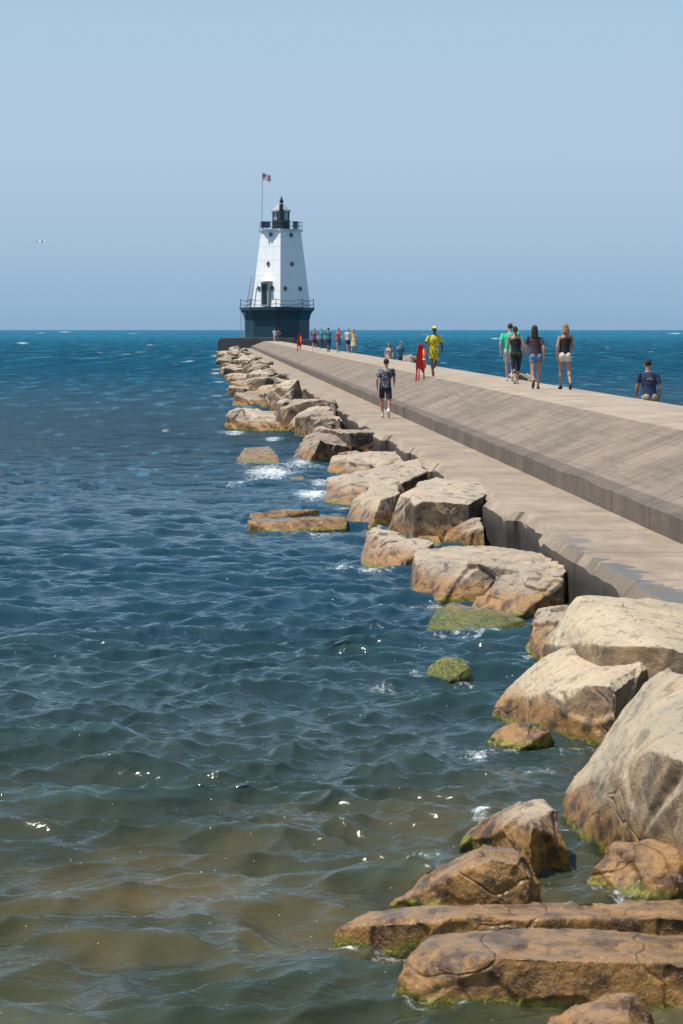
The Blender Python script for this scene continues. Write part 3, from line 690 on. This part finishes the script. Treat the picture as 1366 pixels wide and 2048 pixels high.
    ell(bm,T(0,hy-.014,1.672),(.083,.096,.094))
    if hk=='long':
        loft(bm,[(T(0,-.075,1.36),.05,.02),(T(0,-.085,1.42),.085,.035),(T(0,-.075,1.5),.095,.045),(T(0,-.05,1.6),.092,.06),(T(0,-.03,1.7),.08,.07)],14)
    if hk=='bob': loft(bm,[(T(0,-.06,1.47),.075,.035),(T(0,-.055,1.53),.095,.055),(T(0,-.03,1.64),.095,.07)],14)
    if hk=='pony':
        tube(bm,T(0,-.09,1.69),T(0,-.14,1.62),.03,.035,caps=True); tube(bm,T(0,-.14,1.62),T(.01,-.12,1.42),.035,.015,caps=True)
    me=remesh(bm,max(.012,vox),1)
    b2=bmesh.new(); b2.from_mesh(me)
    zc=1.60 if hk=='short' else 0
    dl=[v for v in b2.verts if ((v.co.y-ln(v.co.z-drop.z))>.055 and v.co.z-drop.z<1.705) or v.co.z-drop.z<zc]
    bmesh.ops.delete(b2,geom=dl,context='VERTS'); b2.to_mesh(me); b2.free()
    if hc: link('hair',me,cloth(hc),body)
    if cap:
        bm2=bmesh.new(); ell(bm2,T(0,hy-.005,1.735),(.086,.10,.055)); ell(bm2,T(0,.115,1.718),(.066,.07,.010)); 
        part('cap',bm2,cloth(cap))
    if face:
        for sd in(-1,1):
            bm=bmesh.new(); ell(bm,T(sd*.03,hy+.086,1.655),(.014,.008,.007),sub=1); obj('eye',bm,EYE,body)
    body.location=base; body.rotation_euler.z=rz; body.scale=(s,s,s); return body
DK=1.612
AW=TH
person(at(772,836,.655),1.72,AW-.1,'man in dark camouflage tee and navy shorts walking alone on the low walkway','tan',('tee',(.035,.04,.055),'camo'),('shorts',(.012,.018,.04),None),('short',(.035,.02,.012)),(.5,.5,.5),stride=.34,side=-1,vox=.008,socks=True,stance=1.25)
person(at(868,752,DK),1.68,math.pi+.25,'man in yellow cap and yellow and black patterned shirt and shorts','dark',('tee',(.72,.62,.02),'y'),('shorts',(.60,.52,.02),'y'),('short',(.01,.01,.01)),(.03,.03,.03),stride=.36,side=1,vox=.008,cap=(.8,.68,.02),wide=1.06,face=True,stance=1.35,
       arms={1:((.29,.0,1.16),(.25,.16,.97)),-1:((-.30,-.08,1.17),(-.33,.03,.94))})
person(at(1020,763,DK),1.76,AW-.1,'tall person in bright green tee partly hidden behind the woman in black','light',('tee',(.03,.52,.30),None),('shorts',(.42,.42,.42),None),('short',(.05,.03,.02)),(.45,.45,.45),stride=.28,side=-1,vox=.009,wide=1.15)
person(at(1031,769,DK),1.66,AW,'woman in black tank top and black leggings with a ponytail','tan',('tank',(.012,.012,.014),None),('capri',(.012,.012,.014),None),('pony',(.02,.013,.01)),(.4,.35,.3),stride=.26,side=1,fem=True,vox=.008,wide=1.06)
person(at(1070,779,DK),1.70,AW-.12,'woman in dark maroon tee and blue denim shorts with long dark hair','tan',('tee',(.05,.03,.04),None),('hot',(.10,.19,.30),None),('long',(.025,.014,.012)),(.06,.05,.05),stride=.36,side=1,fem=True,vox=.008,sway=.03)
person(at(1131,779,DK),1.72,AW+.1,'blonde woman in black sleeveless top and white shorts','tan',('tank',(.012,.012,.015),None),('hot',(.66,.60,.52),None),('bob',(.28,.16,.08)),(.05,.05,.05),stride=.26,side=-1,fem=True,vox=.008,sway=.03)
Y7=55.2; person(Vector(((1297-683)/F*Y7,Y7,.652)),1.84,AW+.05,'man in navy tee with yellow print on the back and khaki shorts at right edge','tan',('tee',(.02,.04,.09),None),('shorts',(.36,.27,.18),None),('short',(.03,.02,.015)),(.2,.2,.2),stride=.16,side=1,vox=.008,wide=.98,emblem=(.75,.45,.03),stance=1.1)
Y8=141; person(Vector(((778-683)/F*Y8,Y8,.652)),1.74,math.pi,'woman in pale floral top beyond the deck beside the man in teal','light',('tank',(.6,.5,.45),'floral'),('skirt',(.5,.42,.35),None),('long',(.05,.03,.02)),(.3,.3,.3),stride=.12,fem=True,vox=.012,face=True)
person(Vector(((800-683)/F*Y8,Y8-.3,.652)),1.80,math.pi+.4,'man in teal shirt and cap with a raised arm beyond the deck','tan',('tee',(.05,.22,.24),None),('shorts',(.1,.1,.12),None),('short',(.03,.02,.02)),(.2,.2,.2),stride=.1,vox=.012,cap=(.1,.25,.27),face=True,arms={1:((.25,.14,1.30),(.12,.18,1.52))})
V=.015
person(at(629,702,DK),1.72,math.pi-.1,'leftmost person of the far group, in navy and red top and dark shorts','light',('tee',(.06,.05,.12),'floral'),('shorts',(.03,.03,.06),None),('short',(.08,.05,.03)),WHT,vox=V,face=True)
person(at(643,700,DK),1.70,math.pi,'person in light teal shirt and blue trousers, second from left in the far group','light',('tee',(.06,.28,.33),None),('pants',(.04,.09,.16),None),('short',(.1,.07,.05)),WHT,vox=V,face=True,stride=.2)
person(at(657,704,DK),1.72,AW,'person in teal shirt and dark navy trousers, third from left in the far group','tan',('tee',(.03,.17,.21),None),('pants',(.015,.03,.06),None),('short',(.03,.02,.015)),(.05,.05,.05),vox=V,stride=.25)
person(at(677,705,DK),1.74,math.pi,'woman in coral red top and denim skirt in the middle of the far group','tan',('tank',(.5,.07,.08),None),('skirt',(.06,.09,.16),None),('pony',(.03,.02,.015)),(.05,.05,.05),vox=V,fem=True,face=True)
person(at(696,705,DK),1.70,math.pi+.1,'person in white tee and dark shorts near the right of the far group','light',('tee',(.62,.62,.62),None),('shorts',(.03,.04,.07),None),('short',(.2,.15,.1)),WHT,vox=V,face=True,stride=.25)
person(at(707,706,DK),1.66,AW-.3,'blonde woman in a pale yellow dress, rightmost of the far group','tan',('tank',(.6,.48,.22),None),('dress',(.6,.48,.22),None),('long',(.35,.22,.09)),(.3,.25,.2),vox=V,fem=True,stride=.25)
person(at(549,683.3,DK),1.75,AW,'distant person in pale blue top nearest the lighthouse base','light',('tee',(.4,.5,.62),None),('shorts',(.4,.42,.45),None),('short',(.1,.07,.05)),WHT,vox=.02)
person(at(557,682,DK),1.65,math.pi,'distant person in dark red top beside the one in pale blue','light',('tee',(.3,.05,.09),None),('shorts',(.05,.06,.12),None),('short',(.03,.02,.015)),WHT,vox=.02)
# ---------------------------------------------------------------- rescue stands
ORG=simple('rescue_red',(.60,.03,.02),.5,.15); WPT=simple('band_white',(.75,.75,.75),.5); BUO=simple('buoy',(.75,.09,.02),.4,.1)
def stand(px,Y,label,s=1.0):
    X=(px-683)/F*Y
    lx=(X-4.2)+Y*.0545; z=pier_z(lx)
    e=empty('rescue_stand',(X,Y,z-.02),R(10)); e.scale=(s,)*3; tag(e,label,'rescue stand','rescue stands along the deck edge')
    for (x0,x1,w_,h_) in ((-.14,-.02,.055,1.22),(.14,.10,.045,1.1)):
        bm=bmesh.new(); tube(bm,(x0,0,-.02),(x1,0,h_),w_*.55,w_*.5,n=8); obj('leg',bm,ORG,e)
    bm=bmesh.new(); tube(bm,(.02,.03,.8),(.04,.45,-.05),.02,n=8); obj('rear_leg',bm,ORG,e)
    bm=bmesh.new(); pv=None
    for i in range(11):
        v=i/10; zz=1.22-v*.80; hwid=.075+.085*math.sin(v*2.2); 
        vs=[bm.verts.new((.01-.02*v+hwid*(2*j/16-1),-.06-.04*math.sin(j*1.7+v*2)-.02*v,zz-.16*(.5+.5*math.cos(j*.4+.6))*v)) for j in range(17)]
        if pv:
            for j in range(16): bm.faces.new((pv[j],pv[j+1],vs[j+1],vs[j]))
        pv=vs
    obj('cover',bm,ORG,e,True)
    bm=bmesh.new(); tube(bm,(.13,-.14,.46),(.10,-.14,1.02),.055,.05,n=12,caps=True); b=obj('rescue_buoy',bm,BUO,e,True)
    bm=bmesh.new(); tube(bm,(.116,-.14,.70),(.113,-.14,.75),.056,.056,n=12); obj('band',bm,WPT,b)
stand(840,79.5,'red rescue stand with buoy at the deck edge beside the man in yellow')
stand(598,190,'small far red rescue stand at the deck edge left of the far group',1.1)
# ---------------------------------------------------------------- light
l=Vector((-.38,-.12,.88)).normalized(); el=math.asin(l.z); az=math.atan2(l.x,l.y)
sd=bpy.data.lights.new('sun','SUN'); sd.energy=4.9; sd.angle=R(.5); sd.color=(1,.945,.86)
so=bpy.data.objects.new('sun',sd); C.objects.link(so); so.rotation_euler=(-l).to_track_quat('-Z','Y').to_euler()
w=bpy.data.worlds.new('World'); bpy.context.scene.world=w; w.use_nodes=True; nt=w.node_tree
bg=nt.nodes['Background']; sky=nt.nodes.new('ShaderNodeTexSky'); sky.sky_type='NISHITA'; sky.sun_disc=False; sky.sun_elevation=el; sky.sun_rotation=az
nt.links.new(sky.outputs[0],bg.inputs[0]); bg.inputs[1].default_value=.12
tc=nt.nodes.new('ShaderNodeTexCoord'); sp=nt.nodes.new('ShaderNodeSeparateXYZ'); nt.links.new(tc.outputs['Generated'],sp.inputs[0])
mr=nt.nodes.new('ShaderNodeMapRange'); mr.inputs[1].default_value=0; mr.inputs[2].default_value=.25; nt.links.new(sp.outputs[2],mr.inputs[0])
cr=nt.nodes.new('ShaderNodeValToRGB'); nt.links.new(mr.outputs[0],cr.inputs[0])
def lin(r,g,b): return tuple(((c/255+.055)/1.055)**2.4 for c in(r,g,b))+(1,)
E=cr.color_ramp.elements; E[0].position=0; E[0].color=lin(140,174,203); E[1].position=1; E[1].color=lin(150,195,228)
for p,c in((.05,(149,181,209)),(.15,(164,192,217)),(.28,(174,199,222)),(.42,(174,200,223)),(.55,(168,200,224))):
    e=E.new(p); e.color=lin(*c)
bg2=nt.nodes.new('ShaderNodeBackground'); nt.links.new(cr.outputs[0],bg2.inputs[0]); bg2.inputs[1].default_value=1
ms=nt.nodes.new('ShaderNodeMixShader'); mr2=nt.nodes.new('ShaderNodeMapRange'); mr2.inputs[1].default_value=.2; mr2.inputs[2].default_value=.5; nt.links.new(sp.outputs[2],mr2.inputs[0])
nt.links.new(mr2.outputs[0],ms.inputs[0]); nt.links.new(bg2.outputs[0],ms.inputs[1]); nt.links.new(bg.outputs[0],ms.inputs[2]); nt.links.new(ms.outputs[0],nt.nodes['World Output'].inputs[0])
sc=bpy.context.scene; sc.view_settings.view_transform='Standard'; sc.view_settings.look='None'
cd=bpy.data.cameras.new('camera'); co=bpy.data.objects.new('camera',cd); C.objects.link(co); co.location=(0,0,HC); co.rotation_euler=(R(90),0,0)
cd.sensor_fit='VERTICAL'; cd.sensor_height=36; cd.sensor_width=24; cd.lens=F/2048*36; cd.shift_y=-(1024-660)/2048; cd.clip_end=200000; cd.clip_start=.5
cd.dof.use_dof=True; cd.dof.focus_distance=60; cd.dof.aperture_fstop=14
sc.camera=co
